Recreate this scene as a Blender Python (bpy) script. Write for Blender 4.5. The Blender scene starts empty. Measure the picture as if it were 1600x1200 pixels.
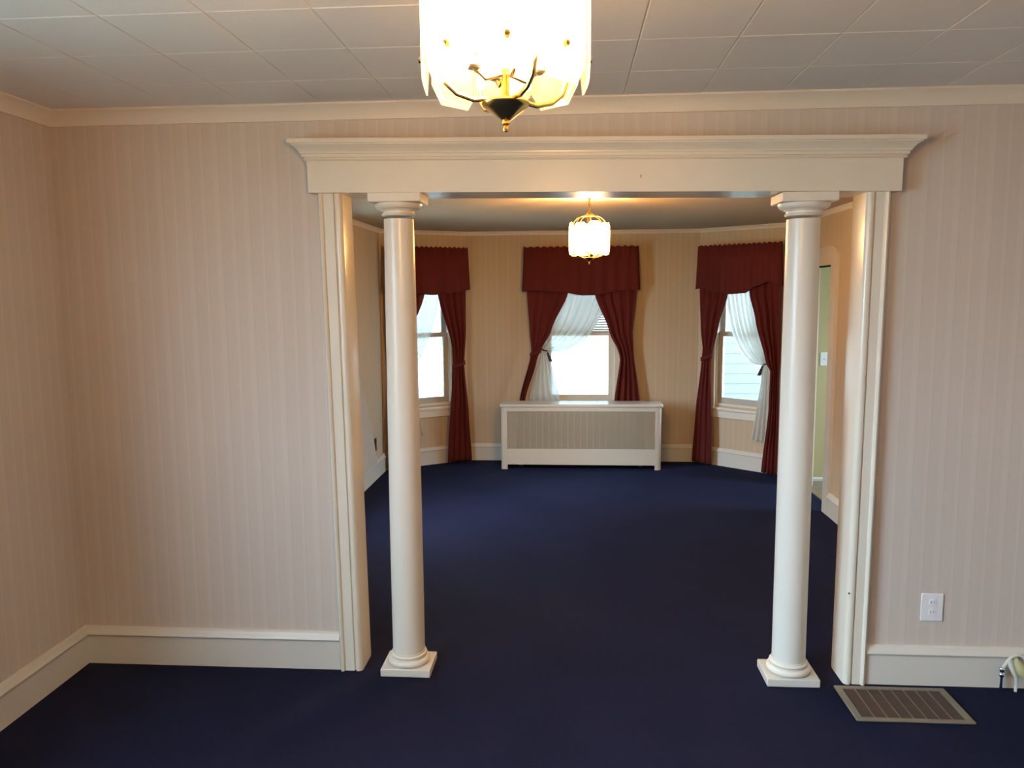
import bpy, bmesh, math, random
from mathutils import Vector, Matrix
random.seed(7)
C = bpy.context.scene.collection
SC = bpy.context.scene
PI = math.pi

# ------------------------------------------------------------------ camera, sky, lights, exposure
cam_d = bpy.data.cameras.new('camera'); cam = bpy.data.objects.new('camera', cam_d); C.objects.link(cam)
_r = Vector((0.99740024, 0.07165364, -0.00764915)); _u = Vector((-6.362e-04, 0.114900475, 0.993376805)); _w = Vector((-0.07205796, 0.9907894, -0.11464735))
M = Matrix.Identity(4)
for i in range(3):
    M[i][0] = _r[i]; M[i][1] = _u[i]; M[i][2] = -_w[i]
M[0][3], M[1][3], M[2][3] = 0.0, -3.26834596, 1.65336012
cam.matrix_world = M
cam_d.sensor_fit = 'HORIZONTAL'; cam_d.sensor_width = 36; cam_d.lens = 27.5596
cam_d.clip_start = 0.02
SC.camera = cam

SC.view_settings.view_transform = 'Standard'
SC.view_settings.look = 'None'
SC.view_settings.gamma = 1.0
SC.view_settings.use_curve_mapping = False
SC.view_settings.exposure = 0.0
SC.cycles.use_denoising = True
SC.cycles.max_bounces = 12
SC.cycles.diffuse_bounces = 6
SC.cycles.transparent_max_bounces = 24
SC.cycles.sample_clamp_indirect = 6.0
SC.cycles.caustics_reflective = False
SC.cycles.caustics_refractive = False

SKY = (0.58, 0.79, 1.0); SKY_STRENGTH = 33.0
LAMP = (1.0, 0.63, 0.29); BULB_FRONT = 2600.0; BULB_FAR = 3000.0

world = bpy.data.worlds.new('overcast_sky'); SC.world = world; world.use_nodes = True
bg = world.node_tree.nodes['Background']
bg.inputs[0].default_value = (*SKY, 1)
# overcast sky: three times brighter overhead than at the horizon
_tc = world.node_tree.nodes.new('ShaderNodeTexCoord'); _sx = world.node_tree.nodes.new('ShaderNodeSeparateXYZ')
_mx = world.node_tree.nodes.new('ShaderNodeMath'); _mx.operation = 'MAXIMUM'; _mx.inputs[1].default_value = 0.0
_ma = world.node_tree.nodes.new('ShaderNodeMath'); _ma.operation = 'MULTIPLY_ADD'
_ma.inputs[1].default_value = 2.0 * SKY_STRENGTH; _ma.inputs[2].default_value = SKY_STRENGTH
world.node_tree.links.new(_tc.outputs['Generated'], _sx.inputs[0]); world.node_tree.links.new(_sx.outputs['Z'], _mx.inputs[0])
world.node_tree.links.new(_mx.outputs[0], _ma.inputs[0]); world.node_tree.links.new(_ma.outputs[0], bg.inputs[1])


def sky_portal(center, normal, width, height):
    d = bpy.data.lights.new('window_portal', 'AREA'); d.shape = 'RECTANGLE'; d.size = width; d.size_y = height
    d.cycles.is_portal = True
    o = bpy.data.objects.new('window_portal', d); C.objects.link(o)
    o.location = center
    o.rotation_euler = Vector(normal).to_track_quat('-Z', 'Y').to_euler()

# ------------------------------------------------------------------ materials
def new_mat(name):
    m = bpy.data.materials.new(name); m.use_nodes = True
    nt = m.node_tree; b = nt.nodes['Principled BSDF']
    return m, nt, b

def N(nt, t, **kw):
    n = nt.nodes.new(t)
    for k, v in kw.items():
        setattr(n, k, v)
    return n

def plain(name, col, rough=0.5, metal=0.0, bump=0.0, bscale=60.0, var=0.0, vscale=3.0, spec=None, coat=0.0):
    m, nt, b = new_mat(name)
    b.inputs['Base Color'].default_value = (*col, 1); b.inputs['Roughness'].default_value = rough
    b.inputs['Metallic'].default_value = metal
    if spec is not None: b.inputs['Specular IOR Level'].default_value = spec
    if coat: b.inputs['Coat Weight'].default_value = coat; b.inputs['Coat Roughness'].default_value = 0.15
    tc = N(nt, 'ShaderNodeTexCoord')
    if var:
        n = N(nt, 'ShaderNodeTexNoise'); n.inputs['Scale'].default_value = vscale; n.inputs['Detail'].default_value = 5
        nt.links.new(tc.outputs['Object'], n.inputs['Vector'])
        mx = N(nt, 'ShaderNodeMix', data_type='RGBA')
        mx.inputs[6].default_value = (*[c * (1 - var) for c in col], 1); mx.inputs[7].default_value = (*[min(1, c * (1 + var)) for c in col], 1)
        nt.links.new(n.outputs['Fac'], mx.inputs[0]); nt.links.new(mx.outputs[2], b.inputs['Base Color'])
    if bump:
        n = N(nt, 'ShaderNodeTexNoise'); n.inputs['Scale'].default_value = bscale; n.inputs['Detail'].default_value = 3
        nt.links.new(tc.outputs['Object'], n.inputs['Vector'])
        bp = N(nt, 'ShaderNodeBump'); bp.inputs['Strength'].default_value = bump; bp.inputs['Distance'].default_value = 0.004
        nt.links.new(n.outputs['Fac'], bp.inputs['Height']); nt.links.new(bp.outputs['Normal'], b.inputs['Normal'])
    return m

def wallpaper(name, base, light, dark, period=0.125):
    """Striped paper: UV is metres along the wall."""
    m, nt, b = new_mat(name)
    uv = N(nt, 'ShaderNodeUVMap'); uv.uv_map = 'UVMap'
    sp = N(nt, 'ShaderNodeSeparateXYZ'); nt.links.new(uv.outputs['UV'], sp.inputs[0])
    dv = N(nt, 'ShaderNodeMath', operation='DIVIDE'); dv.inputs[1].default_value = period
    nt.links.new(sp.outputs['X'], dv.inputs[0])
    fr = N(nt, 'ShaderNodeMath', operation='FRACT'); nt.links.new(dv.outputs[0], fr.inputs[0])
    rp = N(nt, 'ShaderNodeValToRGB'); rp.color_ramp.interpolation = 'LINEAR'
    els = rp.color_ramp.elements
    stops = [(0.0, base), (0.07, light), (0.11, light), (0.14, base), (0.155, dark), (0.18, base), (0.42, base), (0.50, light), (0.62, light), (0.66, base), (0.68, dark), (0.71, base), (1.0, base)]
    els[0].position, els[0].color = stops[0][0], (*stops[0][1], 1)
    els[1].position, els[1].color = stops[-1][0], (*stops[-1][1], 1)
    for p, c in stops[1:-1]:
        e = els.new(p); e.color = (*c, 1)
    nt.links.new(fr.outputs[0], rp.inputs[0])
    # woven grain, stretched along the drop
    mp = N(nt, 'ShaderNodeMapping'); mp.inputs['Scale'].default_value = (220, 14, 1)
    nt.links.new(uv.outputs['UV'], mp.inputs[0])
    nz = N(nt, 'ShaderNodeTexNoise'); nz.inputs['Scale'].default_value = 1.0; nz.inputs['Detail'].default_value = 2
    nt.links.new(mp.outputs[0], nz.inputs['Vector'])
    mr = N(nt, 'ShaderNodeMapRange'); mr.inputs[3].default_value = 0.94; mr.inputs[4].default_value = 1.05
    nt.links.new(nz.outputs['Fac'], mr.inputs[0])
    # slow stripe-to-stripe fading
    mp2 = N(nt, 'ShaderNodeMapping'); mp2.inputs['Scale'].default_value = (5.0, 0.35, 1); nt.links.new(uv.outputs['UV'], mp2.inputs[0])
    nz2 = N(nt, 'ShaderNodeTexNoise'); nz2.inputs['Scale'].default_value = 1.0; nz2.inputs['Detail'].default_value = 3; nt.links.new(mp2.outputs[0], nz2.inputs['Vector'])
    mr2 = N(nt, 'ShaderNodeMapRange'); mr2.inputs[3].default_value = 0.93; mr2.inputs[4].default_value = 1.07; nt.links.new(nz2.outputs['Fac'], mr2.inputs[0])
    mm = N(nt, 'ShaderNodeMath', operation='MULTIPLY'); nt.links.new(mr.outputs[0], mm.inputs[0]); nt.links.new(mr2.outputs[0], mm.inputs[1])
    mx = N(nt, 'ShaderNodeMix', data_type='RGBA', blend_type='MULTIPLY'); mx.inputs[0].default_value = 1
    nt.links.new(rp.outputs[0], mx.inputs[6]); nt.links.new(mm.outputs[0], mx.inputs[7])
    nt.links.new(mx.outputs[2], b.inputs['Base Color'])
    b.inputs['Roughness'].default_value = 0.62; b.inputs['Specular IOR Level'].default_value = 0.25
    bp = N(nt, 'ShaderNodeBump'); bp.inputs['Strength'].default_value = 0.12; bp.inputs['Distance'].default_value = 0.002
    nt.links.new(nz.outputs['Fac'], bp.inputs['Height']); nt.links.new(bp.outputs['Normal'], b.inputs['Normal'])
    return m

def carpet(name):
    m, nt, b = new_mat(name)
    tc = N(nt, 'ShaderNodeTexCoord')
    n1 = N(nt, 'ShaderNodeTexNoise'); n1.inputs['Scale'].default_value = 260; n1.inputs['Detail'].default_value = 2
    n2 = N(nt, 'ShaderNodeTexNoise'); n2.inputs['Scale'].default_value = 2.2; n2.inputs['Detail'].default_value = 6
    for n in (n1, n2): nt.links.new(tc.outputs['Object'], n.inputs['Vector'])
    ad = N(nt, 'ShaderNodeMath', operation='MULTIPLY_ADD'); ad.inputs[1].default_value = 0.5
    nt.links.new(n1.outputs['Fac'], ad.inputs[0])
    h = N(nt, 'ShaderNodeMath', operation='MULTIPLY'); h.inputs[1].default_value = 0.5
    nt.links.new(n2.outputs['Fac'], h.inputs[0]); nt.links.new(h.outputs[0], ad.inputs[2])
    rp = N(nt, 'ShaderNodeValToRGB')
    rp.color_ramp.elements[0].position = 0.3; rp.color_ramp.elements[0].color = (0.0052, 0.0057, 0.0165, 1)
    rp.color_ramp.elements[1].position = 0.72; rp.color_ramp.elements[1].color = (0.0106, 0.0112, 0.031, 1)
    nt.links.new(ad.outputs[0], rp.inputs[0]); nt.links.new(rp.outputs[0], b.inputs['Base Color'])
    b.inputs['Roughness'].default_value = 0.9; b.inputs['Specular IOR Level'].default_value = 0.06
    b.inputs['Sheen Weight'].default_value = 0.03; b.inputs['Sheen Roughness'].default_value = 0.45; b.inputs['Sheen Tint'].default_value = (0.18, 0.38, 1.0, 1)
    bp = N(nt, 'ShaderNodeBump'); bp.inputs['Strength'].default_value = 0.5; bp.inputs['Distance'].default_value = 0.004
    nt.links.new(n1.outputs['Fac'], bp.inputs['Height']); nt.links.new(bp.outputs['Normal'], b.inputs['Normal'])
    return m

def scuffed_paint(name, col, amount=0.62):
    m, nt, b = new_mat(name)
    tc = N(nt, 'ShaderNodeTexCoord')
    n = N(nt, 'ShaderNodeTexNoise'); n.inputs['Scale'].default_value = 14; n.inputs['Detail'].default_value = 8; n.inputs['Roughness'].default_value = 0.7
    nt.links.new(tc.outputs['Object'], n.inputs['Vector'])
    rp = N(nt, 'ShaderNodeValToRGB')
    rp.color_ramp.elements[0].position = 0.76; rp.color_ramp.elements[0].color = (0, 0, 0, 1)
    rp.color_ramp.elements[1].position = 0.80; rp.color_ramp.elements[1].color = (1, 1, 1, 1)
    nt.links.new(n.outputs['Fac'], rp.inputs[0])
    mx = N(nt, 'ShaderNodeMix', data_type='RGBA'); mx.inputs[6].default_value = (*col, 1); mx.inputs[7].default_value = (*[c * amount * 0.6 for c in col], 1)
    nt.links.new(rp.outputs[0], mx.inputs[0]); nt.links.new(mx.outputs[2], b.inputs['Base Color'])
    b.inputs['Roughness'].default_value = 0.36
    return m

def cloth(name, col, sheer=0.0, transl=0.3, weave=500):
    """Opaque cloth with some light coming through; sheer adds see-through."""
    m, nt, b = new_mat(name)
    out = nt.nodes['Material Output']
    b.inputs['Base Color'].default_value = (*col, 1); b.inputs['Roughness'].default_value = 0.85; b.inputs['Specular IOR Level'].default_value = 0.1
    tc = N(nt, 'ShaderNodeTexCoord'); n = N(nt, 'ShaderNodeTexNoise'); n.inputs['Scale'].default_value = weave
    nt.links.new(tc.outputs['Object'], n.inputs['Vector'])
    bp = N(nt, 'ShaderNodeBump'); bp.inputs['Strength'].default_value = 0.2; bp.inputs['Distance'].default_value = 0.001
    nt.links.new(n.outputs['Fac'], bp.inputs['Height']); nt.links.new(bp.outputs['Normal'], b.inputs['Normal'])
    tr = N(nt, 'ShaderNodeBsdfTranslucent'); tr.inputs[0].default_value = (*col, 1)
    mix = N(nt, 'ShaderNodeMixShader'); mix.inputs[0].default_value = transl
    nt.links.new(b.outputs[0], mix.inputs[1]); nt.links.new(tr.outputs[0], mix.inputs[2])
    last = mix
    if sheer:
        tp = N(nt, 'ShaderNodeBsdfTransparent')
        m2 = N(nt, 'ShaderNodeMixShader'); m2.inputs[0].default_value = sheer
        nt.links.new(mix.outputs[0], m2.inputs[1]); nt.links.new(tp.outputs[0], m2.inputs[2]); last = m2
    nt.links.new(last.outputs[0], out.inputs[0])
    return m

def clear_glass(name, tint=(1, 1, 1), white=0.0, gloss=0.08, rough=0.02):
    m = bpy.data.materials.new(name); m.use_nodes = True; nt = m.node_tree
    nt.nodes.remove(nt.nodes['Principled BSDF']); out = nt.nodes['Material Output']
    tp = N(nt, 'ShaderNodeBsdfTransparent'); tp.inputs[0].default_value = (*tint, 1)
    last = tp
    if white:
        tl = N(nt, 'ShaderNodeBsdfTranslucent'); tl.inputs[0].default_value = (0.95, 0.93, 0.88, 1)
        df = N(nt, 'ShaderNodeBsdfDiffuse'); df.inputs[0].default_value = (0.95, 0.72, 0.42, 1)
        sc = N(nt, 'ShaderNodeMixShader'); sc.inputs[0].default_value = 0.05
        nt.links.new(tl.outputs[0], sc.inputs[1]); nt.links.new(df.outputs[0], sc.inputs[2])
        mx = N(nt, 'ShaderNodeMixShader'); mx.inputs[0].default_value = white
        nt.links.new(tp.outputs[0], mx.inputs[1]); nt.links.new(sc.outputs[0], mx.inputs[2]); last = mx
    gl = N(nt, 'ShaderNodeBsdfGlossy'); gl.inputs['Roughness'].default_value = rough
    lw = N(nt, 'ShaderNodeLayerWeight'); lw.inputs[0].default_value = 0.25
    ml = N(nt, 'ShaderNodeMath', operation='MULTIPLY_ADD'); ml.inputs[1].default_value = 0.5; ml.inputs[2].default_value = gloss * 0.5
    nt.links.new(lw.outputs['Fresnel'], ml.inputs[0])
    m2 = N(nt, 'ShaderNodeMixShader'); nt.links.new(ml.outputs[0], m2.inputs[0])
    nt.links.new(last.outputs[0], m2.inputs[1]); nt.links.new(gl.outputs[0], m2.inputs[2])
    nt.links.new(m2.outputs[0], out.inputs[0])
    return m

def emitter(name, col, strength):
    m = bpy.data.materials.new(name); m.use_nodes = True; nt = m.node_tree
    nt.nodes.remove(nt.nodes['Principled BSDF'])
    e = N(nt, 'ShaderNodeEmission'); e.inputs[0].default_value = (*col, 1); e.inputs[1].default_value = strength
    nt.links.new(e.outputs[0], nt.nodes['Material Output'].inputs[0])
    return m

MAT = {
    'paper': wallpaper('striped_wallpaper', (0.575, 0.507, 0.455), (0.602, 0.533, 0.481), (0.549, 0.482, 0.432)),
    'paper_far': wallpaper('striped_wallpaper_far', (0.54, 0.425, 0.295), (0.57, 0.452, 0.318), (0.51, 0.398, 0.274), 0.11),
    'trim': plain('cream_gloss_paint', (0.72, 0.68, 0.59), 0.24, var=0.04, vscale=5),
    'column': plain('column_gloss_paint', (0.74, 0.71, 0.64), 0.30, var=0.03, vscale=4),
    'base': scuffed_paint('scuffed_cream_paint', (0.63, 0.61, 0.56)),
    'crown': plain('crown_paint', (0.74, 0.69, 0.62), 0.5),
    'tile': plain('ceiling_tile_paint', (0.74, 0.735, 0.73), 0.75, bump=0.10, bscale=90, var=0.03, vscale=6),
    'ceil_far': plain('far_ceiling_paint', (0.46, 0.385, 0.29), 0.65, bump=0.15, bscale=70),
    'carpet': carpet('navy_carpet'),
    'burgundy': cloth('burgundy_cloth', (0.105, 0.018, 0.016), 0, 0.05),
    'sheer': cloth('sheer_white_cloth', (0.74, 0.75, 0.72), 0.14, 0.42, 300),
    'cord_dark': plain('dark_tassel_thread', (0.035, 0.015, 0.02), 0.8),
    'sash': plain('aged_sash_paint', (0.42, 0.40, 0.34), 0.45),
    'vinyl': plain('white_sash_paint', (0.66, 0.67, 0.60), 0.4),
    'pane': clear_glass('window_glass', (0.96, 0.98, 0.97)),
    'blind': cloth('blind_vinyl', (0.85, 0.86, 0.84), 0, 0.35),
    'rad': plain('radiator_cover_enamel', (0.60, 0.55, 0.47), 0.25, var=0.03, vscale=6),
    'rad_dark': plain('radiator_inside', (0.10, 0.09, 0.075), 0.8),
    'grille': plain('radiator_grille_metal', (0.36, 0.31, 0.235), 0.4),
    'iron': plain('cast_iron_radiator', (0.13, 0.12, 0.10), 0.6),
    'brass': plain('polished_brass', (0.78, 0.52, 0.16), 0.22, 1.0),
    'crystal': clear_glass('frosted_cut_glass', (1.0, 0.88, 0.66), 0.34, 0.12, 0.05),
    'bevel': clear_glass('bevelled_glass_edge', (1.0, 0.90, 0.66), 0.60, 0.30, 0.03),
    'socket': plain('lamp_socket', (0.75, 0.68, 0.5), 0.5),
    'bulb_front': emitter('lit_bulb_front', LAMP, BULB_FRONT),
    'bulb_far': emitter('lit_bulb_far', LAMP, BULB_FAR),
    'plate': plain('white_plastic_plate', (0.78, 0.79, 0.82), 0.35),
    'slot': plain('dark_slot', (0.05, 0.05, 0.05), 0.6),
    'brown_plate': plain('brown_plastic', (0.07, 0.035, 0.02), 0.4),
    'reg': plain('tan_painted_steel', (0.165, 0.145, 0.105), 0.45, var=0.1, vscale=20),
    'reg_in': plain('brown_painted_steel', (0.055, 0.037, 0.031), 0.5, var=0.15, vscale=30),
    'reg_bar': plain('worn_steel_bar', (0.12, 0.092, 0.07), 0.45),
    'chrome': plain('chrome', (0.8, 0.84, 0.9), 0.12, 1.0),
    'hose': plain('pale_plastic_tube', (0.62, 0.63, 0.58), 0.35),
    'yellow': plain('yellowed_plastic', (0.50, 0.50, 0.27), 0.4),
    'green_wall': plain('pale_green_paint', (0.46, 0.38, 0.19), 0.6),
    'hall_tile': plain('brown_floor_tile', (0.20, 0.15, 0.11), 0.3, var=0.2, vscale=12),
    'grout': plain('tile_grout', (0.09, 0.09, 0.09), 0.8),
    'siding': plain('pale_siding', (0.2, 0.205, 0.205), 0.6),
    'grey_siding': plain('grey_siding', (0.030, 0.031, 0.027), 0.6),
    'teal': plain('teal_paint', (0.014, 0.034, 0.036), 0.5),
    'roof': plain('grey_shingle', (0.10, 0.10, 0.11), 0.9, bump=0.4),
    'ground': plain('lawn_ground', (0.24, 0.26, 0.22), 0.95, var=0.3, vscale=1.5),
    'exterior': plain('outer_wall_paint', (0.5, 0.5, 0.5), 0.8),
}

# ------------------------------------------------------------------ mesh helpers
class MB:
    def __init__(s):
        s.v = []; s.f = []; s.uv = {}
    def add(s, vs, fs, uvs=None):
        k = len(s.v); s.v += [tuple(p) for p in vs]
        for i, f in enumerate(fs):
            s.f.append(tuple(j + k for j in f))
        if uvs:
            for j, q in enumerate(uvs): s.uv[k + j] = q
        return s
    def box(s, a, b):
        (x0, y0, z0), (x1, y1, z1) = a, b
        x0, x1 = min(x0, x1), max(x0, x1); y0, y1 = min(y0, y1), max(y0, y1); z0, z1 = min(z0, z1), max(z0, z1)
        return s.add([(x0, y0, z0), (x1, y0, z0), (x1, y1, z0), (x0, y1, z0), (x0, y0, z1), (x1, y0, z1), (x1, y1, z1), (x0, y1, z1)],
                     [(0, 3, 2, 1), (4, 5, 6, 7), (0, 1, 5, 4), (1, 2, 6, 5), (2, 3, 7, 6), (3, 0, 4, 7)])
    def sweep(s, sections, closed=True, caps=True):
        """sections: list of equally long point rings, joined in order."""
        n = len(sections[0]); vs = [p for sec in sections for p in sec]; fs = []
        for i in range(len(sections) - 1):
            for j in range(n if closed else n - 1):
                a = i * n + j; b = i * n + (j + 1) % n
                fs.append((a, b, b + n, a + n))
        if caps:
            fs.append(tuple(range(n - 1, -1, -1))); fs.append(tuple(range((len(sections) - 1) * n, len(sections) * n)))
        return s.add(vs, fs)
    def lathe(s, prof, c=(0, 0, 0), n=32):
        vs = []; fs = []
        for r, z in prof:
            for k in range(n):
                a = 2 * PI * k / n; vs.append((c[0] + r * math.cos(a), c[1] + r * math.sin(a), c[2] + z))
        for i in range(len(prof) - 1):
            for k in range(n):
                a = i * n + k; b = i * n + (k + 1) % n; fs.append((a, b, b + n, a + n))
        fs.append(tuple(range(n - 1, -1, -1))); fs.append(tuple(range((len(prof) - 1) * n, len(prof) * n)))
        return s.add(vs, fs)
    def tube(s, pts, r, n=8):
        pts = [Vector(p) for p in pts]; secs = []; up = Vector((0, 0, 1))
        for i, p in enumerate(pts):
            t = (pts[min(i + 1, len(pts) - 1)] - pts[max(i - 1, 0)]).normalized()
            a = t.cross(up)
            if a.length < 1e-3: a = t.cross(Vector((0, 1, 0)))
            a.normalize(); b = t.cross(a).normalized()
            rr = r[i] if isinstance(r, (list, tuple)) else r
            secs.append([p + rr * (math.cos(2 * PI * k / n) * a + math.sin(2 * PI * k / n) * b) for k in range(n)])
        return s.sweep(secs)
    def map(s, fn):
        s.v = [tuple(fn(*p)) for p in s.v]; return s
    def build(s, name, mat, parent=None, smooth=True, bevel=0.0, angle=40, solid=0.0, subs=0):
        me = bpy.data.meshes.new(name); me.from_pydata(s.v, [], s.f); me.update()
        bm = bmesh.new(); bm.from_mesh(me); bmesh.ops.recalc_face_normals(bm, faces=bm.faces); bm.to_mesh(me); bm.free()
        if s.uv:
            l = me.uv_layers.new(name='UVMap')
            for lp in me.loops: l.data[lp.index].uv = s.uv.get(lp.vertex_index, (0, 0))
        if smooth:
            me.polygons.foreach_set('use_smooth', [True] * len(me.polygons)); me.set_sharp_from_angle(angle=math.radians(angle))
        me.materials.append(mat if not isinstance(mat, str) else MAT[mat])
        o = bpy.data.objects.new(name, me); C.objects.link(o)
        if parent is not None: o.parent = parent
        if bevel:
            b = o.modifiers.new('bevel', 'BEVEL'); b.width = bevel; b.segments = 2; b.limit_method = 'ANGLE'; b.angle_limit = math.radians(50)
        if solid:
            q = o.modifiers.new('thickness', 'SOLIDIFY'); q.thickness = solid; q.offset = 0
        return o

def tag(o, label=None, cat=None, group=None, kind=None):
    if label: o['label'] = label
    if cat: o['category'] = cat
    if group: o['group'] = group
    if kind: o['kind'] = kind
    return o

def empty(name, loc=(0, 0, 0)):
    o = bpy.data.objects.new(name, None); C.objects.link(o); o.location = loc; o.empty_display_size = 0.1
    return o

def structure(o, label, cat=None):
    return tag(o, label, cat or 'structure', None, 'structure')

class Frame:
    """Local frame of a wall: u runs along it, n points into the room."""
    def __init__(s, A, B):
        s.A = Vector((*A, 0)); s.B = Vector((*B, 0)); s.t = (s.B - s.A).normalized(); s.L = (s.B - s.A).length
        s.n = Vector((s.t.y, -s.t.x, 0)); s.c = (s.A + s.B) / 2
    def p(s, u, d, z):            # u from the middle of the wall
        return s.c + s.t * u + s.n * d + Vector((0, 0, z))
    def m(s):
        return lambda u, d, z: s.p(u, d, z)

def wall(name, fr, H, holes, mat, label, thick=0.14, ext=(0.1, 0.1), z0=0.0):
    us = sorted({-fr.L / 2 - ext[0], fr.L / 2 + ext[1], *[h[0] for h in holes], *[h[1] for h in holes]})
    zs = sorted({z0, H, *[h[2] for h in holes], *[h[3] for h in holes]})
    def solid(i, j):
        if i < 0 or j < 0 or i >= len(us) - 1 or j >= len(zs) - 1: return False
        u, z = (us[i] + us[i + 1]) / 2, (zs[j] + zs[j + 1]) / 2
        return not any(h[0] < u < h[1] and h[2] < z < h[3] for h in holes)
    mb = MB()
    def quad(ps, uvs): mb.add([fr.p(*q) for q in ps], [(0, 1, 2, 3)], uvs)
    for i in range(len(us) - 1):
        for j in range(len(zs) - 1):
            if not solid(i, j): continue
            a, b, c, d = us[i], us[i + 1], zs[j], zs[j + 1]
            for dd in (0, -thick):
                quad([(a, dd, c), (b, dd, c), (b, dd, d), (a, dd, d)], [(a, c), (b, c), (b, d), (a, d)])
            if not solid(i - 1, j): quad([(a, 0, c), (a, -thick, c), (a, -thick, d), (a, 0, d)], [(a, c)] * 4)
            if not solid(i + 1, j): quad([(b, 0, c), (b, -thick, c), (b, -thick, d), (b, 0, d)], [(b, c)] * 4)
            if not solid(i, j - 1): quad([(a, 0, c), (b, 0, c), (b, -thick, c), (a, -thick, c)], [(a, c)] * 4)
            if not solid(i, j + 1): quad([(a, 0, d), (b, 0, d), (b, -thick, d), (a, -thick, d)], [(a, d)] * 4)
    me = mb.build(name, mat, smooth=False)
    bm = bmesh.new(); bm.from_mesh(me.data); bmesh.ops.remove_doubles(bm, verts=bm.verts, dist=1e-5); bmesh.ops.recalc_face_normals(bm, faces=bm.faces); bm.to_mesh(me.data); bm.free()
    return structure(me, label, 'wall')

def rail(fr, prof, u0, u1, name, mat, label=None, parent=None, miter=(0, 0), cat='baseboard'):
    """Extrude a (d, z) profile along a wall; miter = tan of the corner half-angle at each end (positive shortens the front)."""
    secs = [[fr.p(u0 + d * miter[0], d, z) for d, z in prof], [fr.p(u1 - d * miter[1], d, z) for d, z in prof]]
    o = MB().sweep(secs).build(name, mat, parent, angle=30)
    return structure(o, label, cat) if label else o

BASE = [(0, 0), (0.020, 0), (0.020, 0.130), (0.026, 0.132), (0.030, 0.140), (0.026, 0.150), (0.020, 0.155), (0.016, 0.165), (0.008, 0.171), (0, 0.171)]
def crown_prof(H, w, h):
    return [(0, H), (w, H), (w, H - h * 0.12), (w * 0.80, H - h * 0.22), (w * 0.50, H - h * 0.42), (w * 0.28, H - h * 0.70), (w * 0.22, H - h * 0.85), (w * 0.22, H - h), (0, H - h)]

# ------------------------------------------------------------------ room geometry
HF, HB = 2.428, 2.250           # ceilings of the front and the far room
XL, XR, YB = -2.192, 2.60, -4.25
FL = Frame((XL, YB), (XL, 0)); FR = Frame((XR, 0), (XR, YB)); FB = Frame((XR, YB), (XL, YB))
FP = Frame((XL, 0), (XR, 0))
BX0, BX1 = -1.74, 1.93
P0, P1, P2, P3 = (BX0, 3.93), (-1.0, 4.41), (1.246, 4.41), (BX1, 3.84)
GL = Frame((BX0, 0.12), P0); GA = Frame(P0, P1); GB = Frame(P1, P2); GC = Frame(P2, P3); GR = Frame(P3, (BX1, 0.12))

floor = MB().box((XL - .2, YB - .2, -0.1), (XR + .2, 0.06, 0)).box((BX0 - .15, 0.06, -0.1), (BX1 + .07, 4.6, 0)).build('floor', 'carpet', smooth=False)
structure(floor, 'dark navy wall to wall carpet running through both rooms', 'floor')

ceil = MB().box((XL - .15, YB - .15, HF + 0.012), (XR + .15, 0.0, HF + 0.15)).build('ceiling', 'grout', smooth=False)
structure(ceil, 'off-white tiled ceiling of the near room', 'ceiling')
TX, TY, TX0, TY0 = 0.3048, 0.352, 0.2158, -0.022
tm = MB()
g, bv, tk = 0.0007, 0.0035, 0.014
tm.add([(g, g, tk), (TX - g, g, tk), (TX - g, TY - g, tk), (g, TY - g, tk), (g, g, .0016), (TX - g, g, .0016), (TX - g, TY - g, .0016), (g, TY - g, .0016),
        (g + bv, g + bv, 0), (TX - g - bv, g + bv, 0), (TX - g - bv, TY - g - bv, 0), (g + bv, TY - g - bv, 0)],
       [(0, 1, 5, 4), (1, 2, 6, 5), (2, 3, 7, 6), (3, 0, 4, 7), (4, 5, 9, 8), (5, 6, 10, 9), (6, 7, 11, 10), (7, 4, 8, 11), (8, 9, 10, 11)])
tile0 = tm.build('ceiling_tile', 'tile', ceil, smooth=False)
first = True
i0 = math.floor((XL - TX0) / TX); i1 = math.ceil((XR - TX0) / TX)
for i in range(i0, i1):
    for j in range(-13, 1):
        o = tile0 if first else tile0.copy()
        if not first: C.objects.link(o)
        first = False
        o.parent = ceil
        o.location = (TX0 + i * TX, TY0 + j * TY if j < 0 else TY0, HF + random.uniform(-.0006, .0006))
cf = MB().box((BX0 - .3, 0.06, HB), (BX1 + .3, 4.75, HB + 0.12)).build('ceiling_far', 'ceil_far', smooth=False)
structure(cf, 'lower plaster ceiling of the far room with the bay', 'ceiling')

# walls -----------------------------------------------------------------------------------------
WINL = (-1.0, 0.65, 0.85, 2.2)
wall('wall_left', FL, HF, [WINL], 'paper', 'striped wallpapered wall on the left of the near room')
wall('wall_right', FR, HF, [], 'paper', 'striped wallpapered wall right of the near room')
WINB = []
wall('wall_back', FB, HF, WINB, 'paper', 'striped wallpapered wall behind the viewer')
OX0, OX1, OZ = -0.955, 1.20, 2.10
wall('wall_partition', FP, HF, [(OX0 - FP.c.x, OX1 - FP.c.x, 0, OZ)], 'paper', 'striped wallpapered partition around the cased opening', 0.12)
WL = (0.27, 1.01, 0.60, 1.85)
wall('wall_far_left', GL, HB + .1, [(-.25, 0.60, 0.55, 1.95)], 'paper_far', 'striped wallpapered left wall of the far room', ext=(0, .1))
wall('wall_bay_left', GA, HB + .1, [(-0.29, 0.26, 0.58, 1.90)], 'paper_far', 'slanted left wall of the bay')
wall('wall_bay_back', GB, HB + .1, [(-0.353, 0.327, 0.58, 1.90)], 'paper_far', 'striped wallpapered back wall of the bay')
wall('wall_bay_right', GC, HB + .1, [(-0.255, 0.265, 0.58, 1.90)], 'paper_far', 'slanted right wall of the bay')
DY0, DY1, DZ = 2.667, 3.45, 1.845
_gy = lambda y: (3.84 - y) - GR.L / 2
wall('wall_far_right', GR, HB + .1, [(_gy(DY1), _gy(DY0), 0, DZ)], 'paper_far', 'striped wallpapered right wall of the far room', ext=(.1, 0))

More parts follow.
